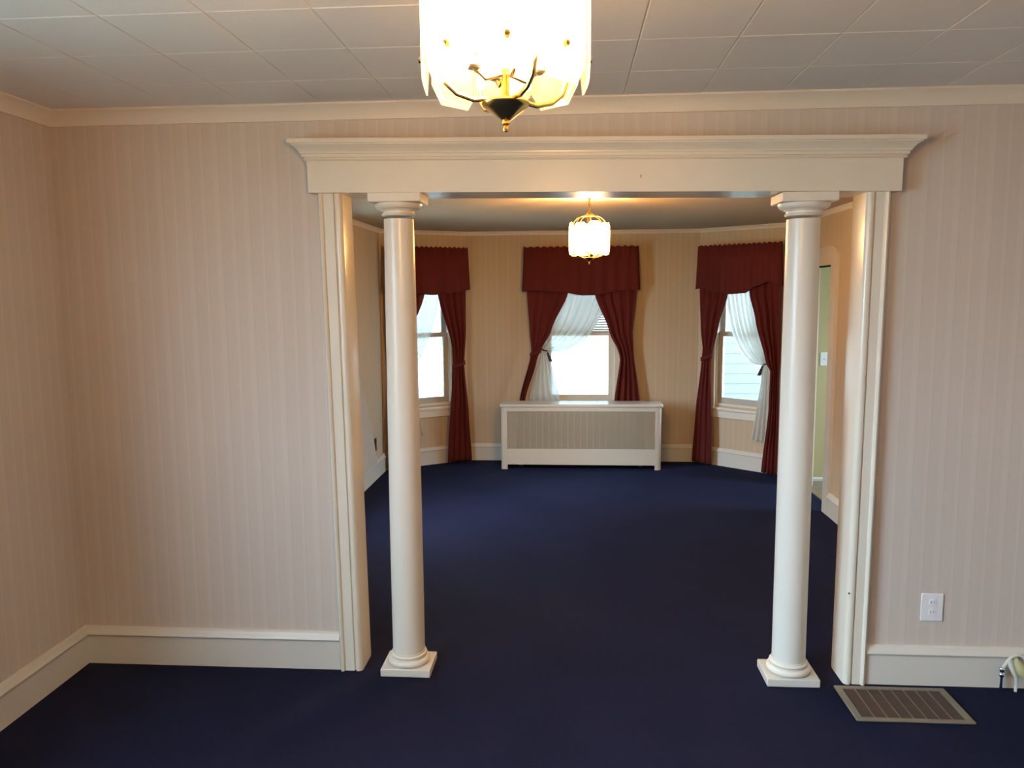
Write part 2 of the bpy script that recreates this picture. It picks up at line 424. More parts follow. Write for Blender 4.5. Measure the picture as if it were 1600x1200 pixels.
# baseboards and crown mouldings ---------------------------------------------------------------------
rail(FL, BASE, -FL.L / 2, FL.L / 2, 'baseboard_left', 'base', 'cream baseboard along the left wall', miter=(1, 1))
rail(FP, BASE, -FP.L / 2, -1.009 - FP.c.x, 'baseboard_front_left', 'base', 'cream baseboard left of the cased opening', miter=(1, 0))
rail(FP, BASE, 1.249 - FP.c.x, FP.L / 2, 'baseboard_front_right', 'base', 'cream baseboard under the outlet right of the opening', miter=(0, 1))
rail(FR, BASE, -FR.L / 2, FR.L / 2, 'baseboard_right', 'base', 'cream baseboard along the right wall', miter=(1, 1))
rail(FB, BASE, -FB.L / 2, FB.L / 2, 'baseboard_back', 'base', 'cream baseboard along the wall behind the viewer', miter=(1, 1))
CP = crown_prof(HF, 0.052, 0.062)
for k, fr in enumerate((FL, FP, FR, FB)):
    rail(fr, CP, -fr.L / 2, fr.L / 2, 'trim_%d' % (k + 1), 'crown', ['crown moulding on the left wall', 'crown moulding above the cased opening', 'crown moulding on the right wall', 'crown moulding behind the viewer'][k], miter=(1, 1), cat='crown moulding')
def half(f1, f2):
    a = math.acos(max(-1, min(1, f1.t.dot(f2.t)))); return math.tan(a / 2)
far = [GL, GA, GB, GC, GR]
mi = [0] + [half(far[i], far[i + 1]) for i in range(4)] + [0]
CQ = crown_prof(HB, 0.030, 0.036)
for k, fr in enumerate(far):
    nm = ['far_left', 'bay_left', 'bay_back', 'bay_right', 'far_right'][k]
    rail(fr, CQ, -fr.L / 2, fr.L / 2, 'trim_%d' % (k + 5), 'crown', 'thin crown moulding on the %s wall' % nm.replace('_', ' '), miter=(mi[k], mi[k + 1]), cat='crown moulding')
    if k < 4:
        rail(fr, BASE, -fr.L / 2, fr.L / 2, 'baseboard_' + nm, 'base', 'cream baseboard on the %s wall' % nm.replace('_', ' '), miter=(mi[k], mi[k + 1]))
rail(GR, BASE, -GR.L / 2, _gy(3.57), 'baseboard_far_right', 'base', 'cream baseboard between bay and doorway', miter=(mi[4], 0))
rail(GR, BASE, _gy(2.547), GR.L / 2, 'baseboard_far_right_near', 'base', 'cream baseboard of the far right wall before the doorway', miter=(0, 0))

# cased opening: everything here follows the old house's slight lean ------------------------------------
def lean(x, y, z):
    t = (x + 1.0) / 2.25
    k = z / 2.05
    return (x + (-0.029 + 0.042 * t) * k, y, z * (1 + 0.0083 - 0.0151 * t))
def casing_prof(xo, xi, sgn):
    """plan outline from the wall, round the bead, flat, groove and rounded jamb edge; sgn = +1 left casing (outer at -x)."""
    s = sgn
    pts = [(xo, 0.0), (xo, -0.026), (xo + s * .003, -0.033), (xo + s * .010, -0.037), (xo + s * .017, -0.033), (xo + s * .020, -0.025)]
    pts += [(xi - s * .036, -0.025), (xi - s * .034, -0.017), (xi - s * .030, -0.017), (xi - s * .028, -0.027)]
    for k in range(6):
        a = k / 5 * PI / 2
        pts.append((xi - s * .020 + s * .020 * math.sin(a), -0.010 - 0.020 * math.cos(a)))
    pts += [(xi, 0.120), (xi - s * .004, 0.140), (xo, 0.140), (xo, 0.120), (xi - s * .05, 0.120), (xi - s * .05, 0.0)]
    return pts
ZT = 2.052
trim = empty('trim_10'); structure(trim, 'white painted wooden casing and entablature framing the opening', 'door casing')
for nm, xo, xi, s in (('casing_left', -1.005, -0.908, 1), ('casing_right', 1.248, 1.160, -1)):
    pr = casing_prof(xo, xi, s)
    m = MB().sweep([[(x, y, z) for x, y in pr] for z in [0, ZT]])
    m.map(lean).build('casing', 'trim', trim, angle=30)
fz = MB().box((-1.035, -0.060, ZT), (1.277, 0.0, 2.195)).box((-0.955, 0.0, ZT), (1.20, 0.15, 2.10)).map(lean).build('frieze_board', 'trim', trim, bevel=0.002)
bk = MB().box((-1.005, 0.12, ZT), (1.248, 0.14, 2.15)).map(lean).build('rear_board', 'trim', trim, bevel=0.002)
prof = [(0, 2.178), (0.007, 2.178), (0.011, 2.182), (0.007, 2.187), (0.007, 2.190), (0.015, 2.191), (0.015, 2.203), (0.021, 2.204), (0.022, 2.210), (0.027, 2.217), (0.035, 2.226), (0.045, 2.232), (0.049, 2.235), (0.049, 2.239), (0.057, 2.240), (0.057, 2.256), (0, 2.256)]
xa, xb, yf = -1.035, 1.277, -0.060
secs = [[(xa - o, 0, z) for o, z in prof], [(xa - o, yf - o, z) for o, z in prof], [(xb + o, yf - o, z) for o, z in prof], [(xb + o, 0, z) for o, z in prof]]
MB().sweep(secs).map(lean).build('cornice', 'trim', trim, angle=25)
for x, z in ((0.135, 2.185), (0.285, 2.112)):
    MB().box((x - .0015, -0.0612, z - .006), (x + .0015, -0.059, z + .006)).build('nail_hole', 'slot', trim, smooth=False)
MB().lathe([(0.004, -.001), (0.004, .001)], n=10).map(lambda x, y, z: (1.222 + x - .055, -.0285 + z, .40 + y)).build('nail_hole', 'slot', trim, smooth=False)

# columns -------------------------------------------------------------------------------------------
def column(x, y, label, rb, rt):
    root = empty('column', (x, y, 0)); tag(root, label, 'column', 'white round columns in the opening')
    pl = MB().box((-.109, -.093, 0), (.109, .093, .035)).build('plinth', 'base', root, bevel=0.004)
    zt = 2.052 * (1 + 0.0083 - 0.0151 * (x + 1.0) / 2.25) - .001
    pr = []
    for k in range(9):
        a = -PI / 2 + PI * k / 8; pr.append((.078 + .014 * math.cos(a) + .0, .049 + .014 * math.sin(a)))
    pr += [(.079, .064), (.079, .069)]
    for k in range(7):
        a = -PI / 2 + PI * k / 6; pr.append((.073 + .007 * math.cos(a), .076 + .007 * math.sin(a)))
    pr += [(rb + .003, .084), (rb + .003, .089)]
    MB().lathe(pr, n=48).build('base', 'column', root, angle=35)
    zs = [.088 + (zt - .10 - .088) * k / 12 for k in range(13)]
    MB().lathe([(rb + (rt - rb) * max(0, (k / 12 - .25) / .75) ** 1.3, z) for k, z in enumerate(zs)], n=48).build('shaft', 'column', root, angle=35)
    h = zt - .037
    cp = [(rt, h - .053), (rt + .006, h - .051), (rt + .009, h - .046), (rt + .006, h - .042), (rt + .003, h - .040), (rt + .003, h - .032), (rt + .010, h - .030), (rt + .013, h - .026), (rt + .011, h - .022)]
    for k in range(8):
        a = PI / 2 * k / 7; cp.append((rt + .012 + .024 * math.sin(a), h - .002 - .024 * math.cos(a)))
    cp.append((rt + .030, h))
    MB().lathe(cp, n=48).build('capital', 'column', root, angle=35)
    MB().box((-.109, -.093, h), (.109, .093, zt)).build('abacus', 'column', root, bevel=0.004)
    return root
column(-0.707, 0.018, 'white round wooden column at the left side of the opening', .0705, .0625)
column(0.944, 0.025, 'white round wooden column at the right side of the opening', .0690, .0655)

# ------------------------------------------------------------------ windows
def window(k, fr, u0, u1, z0, z1, label, frame_mat='trim', sash_mat='sash', thick=0.14, casing=0.085, blind=False):
    root = empty('window_%d' % k); structure(root, label, 'window'); m = fr.m()
    j = MB()
    for a, b, c, d in ((u0 - .005, u0 + .015, z0, z1), (u1 - .015, u1 + .005, z0, z1), (u0, u1, z1 - .015, z1 + .005), (u0, u1, z0 - .005, z0 + .02)):
        j.box((a, -thick - .01, c), (b, 0.0, d))
    j.map(m).build('jamb', frame_mat, root, smooth=False)
    c = MB()
    c.box((u0 - casing, 0, z0 - .02), (u0 + .004, .020, z1 + casing)).box((u1 - .004, 0, z0 - .02), (u1 + casing, .020, z1 + casing)).box((u0 - casing, 0, z1 - .004), (u1 + casing, .022, z1 + casing))
    c.map(m).build('casing', frame_mat, root, smooth=False, bevel=.003)
    MB().box((u0 - casing - .02, -.04, z0 - .045), (u1 + casing + .02, .034, z0 - .018)).map(m).build('stool', frame_mat, root, bevel=.006)
    MB().box((u0 - casing, 0, z0 - .115), (u1 + casing, .016, z0 - .045)).map(m).build('apron', frame_mat, root, bevel=.004)
    zm = (z0 + z1) / 2 + .02
    def sash(name, a, b, y, bt, tp, st=.05):
        f = MB()
        f.box((u0 + .012, y - .017, a), (u0 + .012 + st, y + .017, b)).box((u1 - .012 - st, y - .017, a), (u1 - .012, y + .017, b))
        f.box((u0 + .012 + st, y - .017, a), (u1 - .012 - st, y + .017, a + bt)).box((u0 + .012 + st, y - .017, b - tp), (u1 - .012 - st, y + .017, b))
        s = f.map(m).build(name, sash_mat, root, smooth=False)
        MB().box((u0 + .012 + st - .004, y - .002, a + bt - .004), (u1 - .012 - st + .004, y + .002, b - tp + .004)).map(m).build('pane', 'pane', s, smooth=False)
    sash('lower_sash', z0 + .02, zm + .02, -.045, .055, .042)
    sash('upper_sash', zm - .02, z1 - .015, -.085, .042, .05)
    if blind:
        b = MB(); z = zm + .035
        while z < z1 - .03:
            uu0, uu1 = u0 + .03, u1 - .03
            b.add([m(uu0, -.034, z - .006), m(uu1, -.034, z - .006), m(uu1, -.012, z + .010), m(uu0, -.012, z + .010),
                   m(uu0, -.034, z - .0052), m(uu1, -.034, z - .0052), m(uu1, -.012, z + .0108), m(uu0, -.012, z + .0108)],
                  [(0, 1, 2, 3), (7, 6, 5, 4), (0, 1, 5, 4), (2, 3, 7, 6)])
            z += .024
        tag(b.build('blind_slats', 'blind', root, smooth=False), kind='stuff')
        MB().box((u0 + .025, -.036, zm + .012), (u1 - .025, -.010, zm + .026)).map(m).build('blind_rail', 'blind', root, bevel=.003)
    ctr = fr.p((u0 + u1) / 2, -thick - .02, (z0 + z1) / 2)
    sky_portal(ctr, fr.n, u1 - u0, z1 - z0)
    return root
window(1, GA, -0.29, 0.26, 0.58, 1.90, 'double-hung window in the slanted left bay wall')
window(2, GB, -0.353, 0.327, 0.58, 1.90, 'double-hung window in the bay above the radiator cover', sash_mat='vinyl', blind=True)
window(3, GC, -0.255, 0.265, 0.58, 1.90, 'double-hung window in the slanted right bay wall')
window(4, GL, -.25, 0.60, 0.55, 1.95, 'double-hung window in the far left wall')
window(5, FL, WINL[0], WINL[1], WINL[2], WINL[3], 'wide window in the left wall beside the viewer')

# ------------------------------------------------------------------ curtains
def interp(pts, z):
    pts = sorted(pts)
    if z <= pts[0][0]: return pts[0][1]
    for (z0, a), (z1, b) in zip(pts, pts[1:]):
        if z <= z1:
            t = (z - z0) / (z1 - z0); t = t * t * (3 - 2 * t) * .5 + t * .5
            return a + (b - a) * t
    return pts[-1][1]

def drape(fr, Lp, Rp, z0, z1, d0, nf, amp, label, tie=None, nz=46, nu=72, seed=0, group='burgundy drapes in the bay'):
    rnd = random.Random(seed); ph = rnd.uniform(0, 6)
    rows = []
    for i in range(nz + 1):
        z = z0 + (z1 - z0) * i / nz
        L, R = interp(Lp, z), interp(Rp, z)
        for j in range(nu + 1):
            s = j / nu
            w = s + .02 * math.sin(2 * PI * s * 2 + ph + z * 1.3)
            d = amp * math.sin(2 * PI * nf * w + ph) * (.75 + .25 * math.sin(z * 2 + 3 * s + ph)) + .12 * amp * math.sin(2 * PI * nf * 2.3 * w + 2 * ph)
            edge = min(1, 6 * s, 6 * (1 - s)) * .6 + .4
            if tie: edge *= 1 - .55 * math.exp(-((z - tie) / .12) ** 2)
            rows.append(fr.p(L + (R - L) * s, d0 + d * edge, z))
    fs = [(i * (nu + 1) + j, i * (nu + 1) + j + 1, (i + 1) * (nu + 1) + j + 1, (i + 1) * (nu + 1) + j) for i in range(nz) for j in range(nu)]
    root = MB().add(rows, fs).build('drape', 'burgundy', angle=80, solid=.003)
    tag(root, label, 'curtain', group)
    if tie:
        L, R = interp(Lp, tie), interp(Rp, tie)
        ring = []
        for q in range(25):
            a = 2 * PI * q / 24
            ring.append(fr.p((L + R) / 2 + (R - L + .02) / 2 * math.cos(a), d0 + (amp * .85 + .012) * math.sin(a), tie + .02 * math.cos(a)))
        secs = []
        for p in ring: secs.append([p + Vector((0, 0, .018)), p + Vector((0, 0, -.018))])
        MB().sweep(secs, closed=False, caps=False).build('tieback', 'burgundy', root, solid=.004, angle=80)
    return root

def valance(fr, u0, u1, ztop, bottom, d0, label, nf=9, seed=0):
    rnd = random.Random(seed); ph = rnd.uniform(0, 6); nu, nz = 110, 18
    vs = []
    for i in range(nz + 1):
        t = i / nz
        for j in range(nu + 1):
            s = j / nu; u = u0 + (u1 - u0) * s
            zb = interp(bottom, u)
            ruff = .008 * math.sin(2 * PI * 17 * s + ph) + .005 * math.sin(2 * PI * 41 * s)
            z = zb + (ztop + ruff * .7 - zb) * t
            a = .007 * (1 - t) + .003
            d = d0 + a * math.sin(2 * PI * nf * s + ph + .6 * math.sin(7 * s)) + .006 * math.sin(2 * PI * 23 * s + ph) * (t > .8)
            if .82 < t < .95: d -= .006
            ret = min(s, 1 - s) * (u1 - u0)
            if ret < .02: d = min(d, d0 - .018 * (1 - ret / .02) ** 2)
            uu = u + (.02 * (1 - t) if s > .5 else -.02 * (1 - t)) * abs(2 * s - 1) ** 6
            vs.append(fr.p(uu, d, z))
    fs = [(i * (nu + 1) + j, i * (nu + 1) + j + 1, (i + 1) * (nu + 1) + j + 1, (i + 1) * (nu + 1) + j) for i in range(nz) for j in range(nu)]
    o = MB().add(vs, fs).build('valance', 'burgundy', angle=80, solid=.003)
    return tag(o, label, 'valance', 'burgundy valances in the bay')

def sheer(fr, top, tie, skirt, d0, label, hem, mirror=1, nf=9, seed=0, tassel=True, sag=-.07):
    """top = (u0, u1, z): rod edge; the cloth sweeps to tie = (u, z) and falls below it as a skirt to hem. The free edge is at u1."""
    rnd = random.Random(seed); ph = rnd.uniform(0, 6); nu, nz = 90, 34
    vs = []
    (ua, ub, zt), (ut, zt2) = top, tie
    for i in range(nz + 1):
        t = i / nz
        for j in range(nu + 1):
            s = j / nu
            p0 = (ua + (ub - ua) * s, zt)
            p2 = (ut + (.05 * s - .0) * mirror, zt2 - .03 * s + .012)
            # sagging path, fuller towards the free edge
            p1 = (p0[0] * .93 + p2[0] * .07, zt2 + (zt - zt2) * (.55 + (sag - .55) * s))
            a, b, c = (1 - t) ** 2, 2 * t * (1 - t), t * t
            u = a * p0[0] + b * p1[0] + c * p2[0]; z = a * p0[1] + b * p1[1] + c * p2[1]
            w = s + .03 * math.sin(5 * s + ph)
            d = d0 + (.007 + .005 * math.sin(PI * t)) * math.sin(2 * PI * nf * w + ph) + .002 * math.sin(2 * PI * nf * 2.7 * w)
            vs.append(fr.p(u, d, z))
    fs = [(i * (nu + 1) + j, i * (nu + 1) + j + 1, (i + 1) * (nu + 1) + j + 1, (i + 1) * (nu + 1) + j) for i in range(nz) for j in range(nu)]
    root = MB().add(vs, fs).build('sheer_curtain', 'sheer', angle=80)
    tag(root, label, 'curtain', 'sheer white curtains in the far room')
    (s0, s1) = skirt; vs = []; n2 = 40
    for i in range(n2 + 1):
        t = i / n2; z = zt2 + (hem - zt2) * t
        e = t ** .75
        for j in range(61):
            s = j / 60
            x0 = ut + (s0 - ut) * e; x1 = ut + .045 * mirror + (s1 - ut - .045 * mirror) * e
            d = d0 + (.007 + .005 * t) * math.sin(2 * PI * 5 * (s + .02 * math.sin(4 * t)) + ph) * (.4 + .6 * min(1, 3 * t))
            vs.append(fr.p(x0 + (x1 - x0) * s, d, z + (.006 * math.sin(s * 2 * PI * 5 + ph) if i == n2 else 0)))
    fs = [(i * 61 + j, i * 61 + j + 1, (i + 1) * 61 + j + 1, (i + 1) * 61 + j) for i in range(n2) for j in range(60)]
    sk = MB().add(vs, fs).build('curtain_skirt', 'sheer', root, angle=80)
    # stitched hem band
    hv = vs[(n2 - 3) * 61:]
    hb = MB().add([v + fr.n * .004 for v in hv], [(i * 61 + j, i * 61 + j + 1, (i + 1) * 61 + j + 1, (i + 1) * 61 + j) for i in range(3) for j in range(60)])
    hb.build('hem_band', 'sheer', root, angle=80)
    if tassel:
        ring = [fr.p(ut + (.030 + .034 * math.cos(2 * PI * q / 16)) * mirror, d0 + .014 * math.sin(2 * PI * q / 16), zt2 - .012 * math.cos(2 * PI * q / 16)) for q in range(17)]
        MB().tube(ring, .006, 6).build('tieback_cord', 'cord_dark', root)
        c = fr.p(ut + .066 * mirror, d0 + .016, zt2 - .02)
        tsl = MB().lathe([(.004, 0), (.012, -.012), (.008, -.022), (.012, -.030), (.017, -.085), (.015, -.09)], n=12)
        sh = -.35 * mirror * fr.t
        tsl.map(lambda x, y, z: (c.x + x + sh.x * z, c.y + y + sh.y * z, c.z + z)).build('tassel', 'cord_dark', root)
    return root

Zt = 2.09
# back window: u is measured from x = 0.123
q = 0.123
drape(GB, [(0, -.64 - .0), (.6, -.48 - q), (1.10, -.36 - q), (1.27, -.375 - q), (1.67, -.40 - q), (2.06, -.40 - q)],
      [(0, -.50 - q), (.6, -.425 - q), (1.03, -.305 - q), (1.10, -.27 - q), (1.30, -.165 - q), (1.66, -.004 - q), (2.06, .05 - q)], .05, 2.06, .096, 3, .018,
      'left burgundy drape of the back window, tied back above the radiator cover', tie=1.08, seed=1)
drape(GB, [(0, .37 - q), (.6, .442 - q), (1.03, .495 - q), (1.10, .475 - q), (1.27, .392 - q), (1.66, .245 - q), (2.06, .20 - q)],
      [(0, .76 - q), (.6, .685 - q), (1.10, .62 - q), (1.27, .61 - q), (1.67, .645 - q), (2.06, .645 - q)], .05, 2.06, .096, 4, .018,
      'right burgundy drape of the back window beside the bright lower pane', seed=2)
valance(GB, -.425 - q, .655 - q, Zt, [(-.60, 1.67), (-.45, 1.675), (-.13, 1.652), (0, 1.63), (.12, 1.632), (.40, 1.675), (.6, 1.685)], .142, 'burgundy valance over the back window behind the far chandelier', seed=3)
sheer(GB, (-.36, .30, 2.03), (-.395, 1.105), (-.52, -.19), .055, 'sheer white curtain of the back window swept left above the radiator cover', .55, 1, seed=4)
# left slanted window
drape(GA, [(.02, .17), (.9, .232), (.97, .243), (1.13, .238), (1.66, .096), (2.06, .04)], [(.02, .430), (.5, .40), (.97, .361), (1.3, .385), (1.68, .388), (2.06, .39)], .02, 2.06, .096, 4, .018,
      'right burgundy drape of the left bay window, tied back at half height', tie=.97, seed=5)
drape(GA, [(.02, -.44), (.5, -.42), (.97, -.395), (1.3, -.41), (1.68, -.41), (2.06, -.41)], [(.02, -.19), (.9, -.252), (.97, -.263), (1.13, -.258), (1.66, -.036), (2.06, -.02)], .02, 2.06, .096, 4, .018,
      'left burgundy drape of the left bay window, mostly behind the left column', tie=.97, seed=6)
valance(GA, -.41, .402, Zt, [(-.45, 1.685), (-.2, 1.66), (.03, 1.645), (.2, 1.66), (.45, 1.70)], .142, 'burgundy valance over the left bay window beside the left column', nf=7, seed=7)
sheer(GA, (-.27, .17, 2.03), (-.25, .89), (-.30, -.07), .055, 'sheer white curtain of the left bay window beside the left column', .30, 1, seed=8, sag=.37)
# right slanted window
drape(GC, [(.02, -.432), (.5, -.40), (1.02, -.345), (1.12, -.337), (1.3, -.36), (1.64, -.378), (2.06, -.385)], [(.02, -.221), (.9, -.245), (1.02, -.245), (1.10, -.228), (1.35, -.17), (1.642, -.082), (2.06, -.04)], .02, 2.06, .096, 3, .018,
      'left burgundy drape of the right bay window hanging to the carpet', tie=1.04, seed=9)
drape(GC, [(.02, .285), (.6, .34), (.95, .345), (1.02, .30), (1.4, .19), (1.64, .125), (2.06, .06)], [(.02, .435), (1.64, .428), (2.06, .425)], .02, 2.06, .096, 4, .018,
      'right burgundy drape of the right bay window beside the right column', seed=10)
valance(GC, -.388, .432, Zt - .01, [(-.46, 1.665), (-.33, 1.69), (-.2, 1.652), (-.05, 1.632), (.1, 1.64), (.2, 1.70), (.32, 1.735), (.46, 1.70)], .142, 'burgundy valance over the right bay window beside the right column', nf=7, seed=11)
sheer(GC, (.27, -.17, 2.03), (.325, 1.01), (.40, .165), .055, 'sheer white curtain of the right bay window swept right to a dark tassel', .30, -1, seed=12)
# far left wall
sheer(GL, (.45, .82, 2.10), (.86, 1.05), (1.36, .86), .055, 'sheer white curtain edge on the far left wall behind the casing', .18, -1, seed=13, tassel=False)

# ------------------------------------------------------------------ radiator cover with its radiator
rc = empty('radiator_cover', (0.113, 4.0, 0)); tag(rc, 'cream metal radiator cover with perforated front under the back window', 'radiator cover')
W = .762; D = .265
MB().box((-W, -.006, .590), (W, D, .620)).build('top', 'rad', rc, bevel=.010)
def leg(x0, x1):
    s = 1 if x0 < 0 else -1
    xo = x0 if s == 1 else x1; r = .035; pts = []
    for k in range(7):
        a = PI / 2 * k / 6
        pts.append((xo + s * (r - r * math.cos(a)), r - r * math.sin(a)))
    xi = x1 if s == 1 else x0
    pts += [(xi, 0), (xi, .02), (xo + s * .02, .02 + r), (xo + s * .02, D), (xo, D)]
    MB().sweep([[(x, y, z) for x, y in pts] for z in (0, .592)]).build('side_panel', 'rad', rc, angle=35)
leg(-.750, -.690); leg(.690, .750)
MB().box((-.692, .002, .552), (.692, .02, .592)).build('top_rail', 'rad', rc, bevel=.002)
MB().box((-.692, .002, .044), (.692, .02, .196)).build('lower_panel', 'rad', rc, bevel=.002)
gm = MB(); nx, nzz = 93, 24
for k in range(nx + 1):
    x = -.690 + 1.38 * k / nx; gm.box((x - .0047, .008, .194), (x + .0047, .012, .554))
for k in range(nzz + 1):
    z = .196 + .356 * k / nzz; gm.box((-.690, .0075, z - .0047), (.690, .0118, z + .0047))
tag(gm.build('grille', 'grille', rc, smooth=False), kind='stuff')
rad = empty('radiator', (0.113, 4.17, 0)); tag(rad, 'dark cast iron radiator hidden inside the cream cover', 'radiator')
rsec = None
for k in range(20):
    if rsec is None:
        rsec = MB().box((-.022, -.06, .06), (.022, -.025, .5)).box((-.022, .025, .06), (.022, .06, .5)).box((-.024, -.06, .45), (.024, .06, .52)).box((-.024, -.06, .06), (.024, .06, .12)).build('radiator_section', 'iron', rad, bevel=.01)
        o = rsec
    else:
        o = rsec.copy(); C.objects.link(o); o.parent = rad
    o.location = (-.57 + .06 * k, 0, 0)
for x in (-.57, .57):
    MB().box((x - .02, -.05, 0), (x + .02, .05, .07)).build('radiator_foot', 'iron', rad, bevel=.006)

# ------------------------------------------------------------------ chandeliers
def chandelier(x, y, zb, zc, bulb_mat, label, rot=0.0):
    root = empty('chandelier', (x, y, zb)); tag(root, label, 'chandelier', 'brass and cut glass chandeliers')
    root.rotation_euler = (0, 0, rot)
    h = zc - zb
    MB().lathe([(.001, 0), (.0035, .001), (.0048, .004), (.0035, .007), (.0028, .009), (.0058, .011), (.0058, .014), (.004, .017)], n=20).build('finial', 'brass', root)
    MB().lathe([(.004, .0155), (.0075, .017), (.013, .021), (.020, .0265), (.028, .032), (.0335, .0365), (.035, .040), (.034, .0425), (.030, .043), (.004, .043)], n=32).build('bowl', 'brass', root)
    MB().lathe([(.006, .040), (.006, .286)], n=12).build('stem', 'brass', root)
    MB().lathe([(.030, .286), (.042, .288), (.040, .294), (.022, .300), (.012, .310), (.006, .318), (.004, .322)], n=28).build('cap', 'brass', root)
    cn = MB(); z = .324; k = 0
    while z < h - .03:
        pts = []
        for q in range(13):
            a = 2 * PI * q / 12
            pts.append((.0065 * math.cos(a) if k % 2 == 0 else 0, .0065 * math.cos(a) if k % 2 else 0, z + .009 + .011 * math.sin(a)))
        cn.tube(pts, .0017, 6); z += .017; k += 1
    cn.build('chain', 'brass', root)
    MB().lathe([(.006, h - .032), (.016, h - .028), (.030, h - .016), (.052, h - .006), (.056, h - .001), (.056, h - .0005)], n=36).build('canopy', 'brass', root)
    for zz, r in ((.235, .1005),):
        MB().tube([(r * math.cos(2 * PI * k / 48), r * math.sin(2 * PI * k / 48), zz) for k in range(49)], .0028, 8).build('hoop', 'brass', root)
    n = 8
    pm = bm_ = None
    for k in range(n):
        a = 2 * PI * k / n + PI / n
        ca, sa = math.cos(a), math.sin(a)
        # lower arm from the bowl to the hoop, upright, and upper arm to the cap
        lo = [(.030 * ca, .030 * sa, .044), (.050 * ca, .050 * sa, .041), (.075 * ca, .075 * sa, .047), (.092 * ca, .092 * sa, .060), (.1005 * ca, .1005 * sa, .082)]
        if k % 2 == 0: MB().tube(lo, .0036, 8).build('lower_arm', 'brass', root)
        MB().box((-.004, -.0012, .080), (.004, .0012, .237)).map(lambda X, Y, Z: ((.1005 + Y) * ca - X * sa, (.1005 + Y) * sa + X * ca, Z)).build('upright', 'brass', root)
        up = [(.1005 * ca, .1005 * sa, .235), (.094 * ca, .094 * sa, .258), (.075 * ca, .075 * sa, .278), (.050 * ca, .050 * sa, .288), (.030 * ca, .030 * sa, .290)]
        MB().tube(up, .0026, 6).build('upper_arm', 'brass', root)
    # glass panels: clipped lower corners, bevelled rim
    w, z0, z1, cx, cz = .046, .052, .246, .019, .026
    inner = .009
    def outline(e):
        return [(-w + e, z0 + cz + e * .4), (-w + cx + e * .4, z0 + e), (w - cx - e * .4, z0 + e), (w - e, z0 + cz + e * .4), (w - e, z1 - cz - e * .4), (w - cx - e * .4, z1 - e), (-w + cx + e * .4, z1 - e), (-w + e, z1 - cz - e * .4)]
    for k in range(n):
        a = 2 * PI * k / n; r = .108 if k % 2 else .115; dz = 0.0 if k % 2 else .006
        ca, sa = math.cos(a), math.sin(a)
        M_ = lambda X, Y, Z: ((r + Y) * ca - X * sa, (r + Y) * sa + X * ca, Z + dz)
        ins = outline(inner); out = outline(0)
        p = MB().sweep([[(u, -.002, z) for u, z in ins], [(u, .003, z) for u, z in ins]]).map(M_).build('glass_panel', 'crystal', root, smooth=False)
        e = MB()
        e.sweep([[(u, .003, z) for u, z in ins], [(u, .0008, z) for u, z in out], [(u, -.001, z) for u, z in out], [(u, -.002, z) for u, z in ins]], caps=False).map(M_)
        e.build('bevelled_rim', 'bevel', p, smooth=False)
        for zz in (.100, .205):
            nb = MB().lathe([(.0045, -.006), (.0045, .003), (.0052, .005), (.0040, .009), (.001, .0105)], n=10)
            nb.map(lambda X, Y, Z: M_(X, Z, zz + Y - dz)).build('knob', 'brass', p)
    for k in range(4):
        a = 2 * PI * k / 4 + .3; cx_, cy_ = .048 * math.cos(a), .048 * math.sin(a)
        MB().lathe([(.010, .085), (.013, .088), (.012, .118)], (cx_, cy_, 0), 14).build('socket', 'socket', root)
        MB().tube([(.006 * math.cos(a), .006 * math.sin(a), .080), (.03 * math.cos(a), .03 * math.sin(a), .072), (cx_, cy_, .086)], .003, 6).build('socket_arm', 'brass', root)
        MB().lathe([(.007, .118), (.013, .130), (.0165, .146), (.0150, .162), (.010, .178), (.005, .190), (.001, .196)], (cx_, cy_, 0), 16).build('bulb', bulb_mat, root)
    return root
chandelier(-0.091, -2.10, 1.886, HF, 'bulb_front', 'brass chandelier with glowing glass panels hanging close overhead', .10)
chandelier(0.125, 1.60, 1.827, HB, 'bulb_far', 'lit glass chandelier hanging in the far room before the back window', .25)

# ------------------------------------------------------------------ small things
reg = empty('floor_register', (1.334, -.187, 0)); tag(reg, 'tan metal floor register with brown louvers set in the carpet', 'register')
rx, ry = .223, .134
fm = MB()
for a, b in (((-rx, -ry), (rx, -ry + .022)), ((-rx, ry - .022), (rx, ry)), ((-rx, -ry + .022), (-rx + .028, ry - .022)), ((rx - .028, -ry + .022), (rx, ry - .022))):
    fm.box((*a, 0.0), (*b, .009))
fm.build('frame', 'reg', reg, bevel=.003)
MB().box((-rx + .01, -ry + .01, .0), (rx - .01, ry - .01, .0025)).build('damper_plate', 'reg_in', reg, smooth=False)
nb = 8; ix = rx - .028
for k in range(1, nb):
    x = -ix + 2 * ix * k / nb
    MB().box((x - .0028, -ry + .02, .002), (x + .0028, ry - .02, .008)).build('bar', 'reg_bar', reg, smooth=False)
fin = MB()
for k in range(nb):
    for j in range(20):
        y = -ry + .024 + (2 * ry - .048) * (j + .5) / 20; x0 = -ix + 2 * ix * k / nb + .003; x1 = -ix + 2 * ix * (k + 1) / nb - .003
        fin.add([(x0, y - .003, .003), (x1, y - .003, .003), (x1, y + .002, .0065), (x0, y + .002, .0065), (x0, y - .0018, .003), (x1, y - .0018, .003), (x1, y + .0032, .0065), (x0, y + .0032, .0065)],
                [(0, 1, 2, 3), (4, 5, 6, 7), (2, 3, 7, 6), (0, 1, 5, 4)])
tag(fin.build('louvers', 'reg_in', reg, smooth=False), kind='stuff')

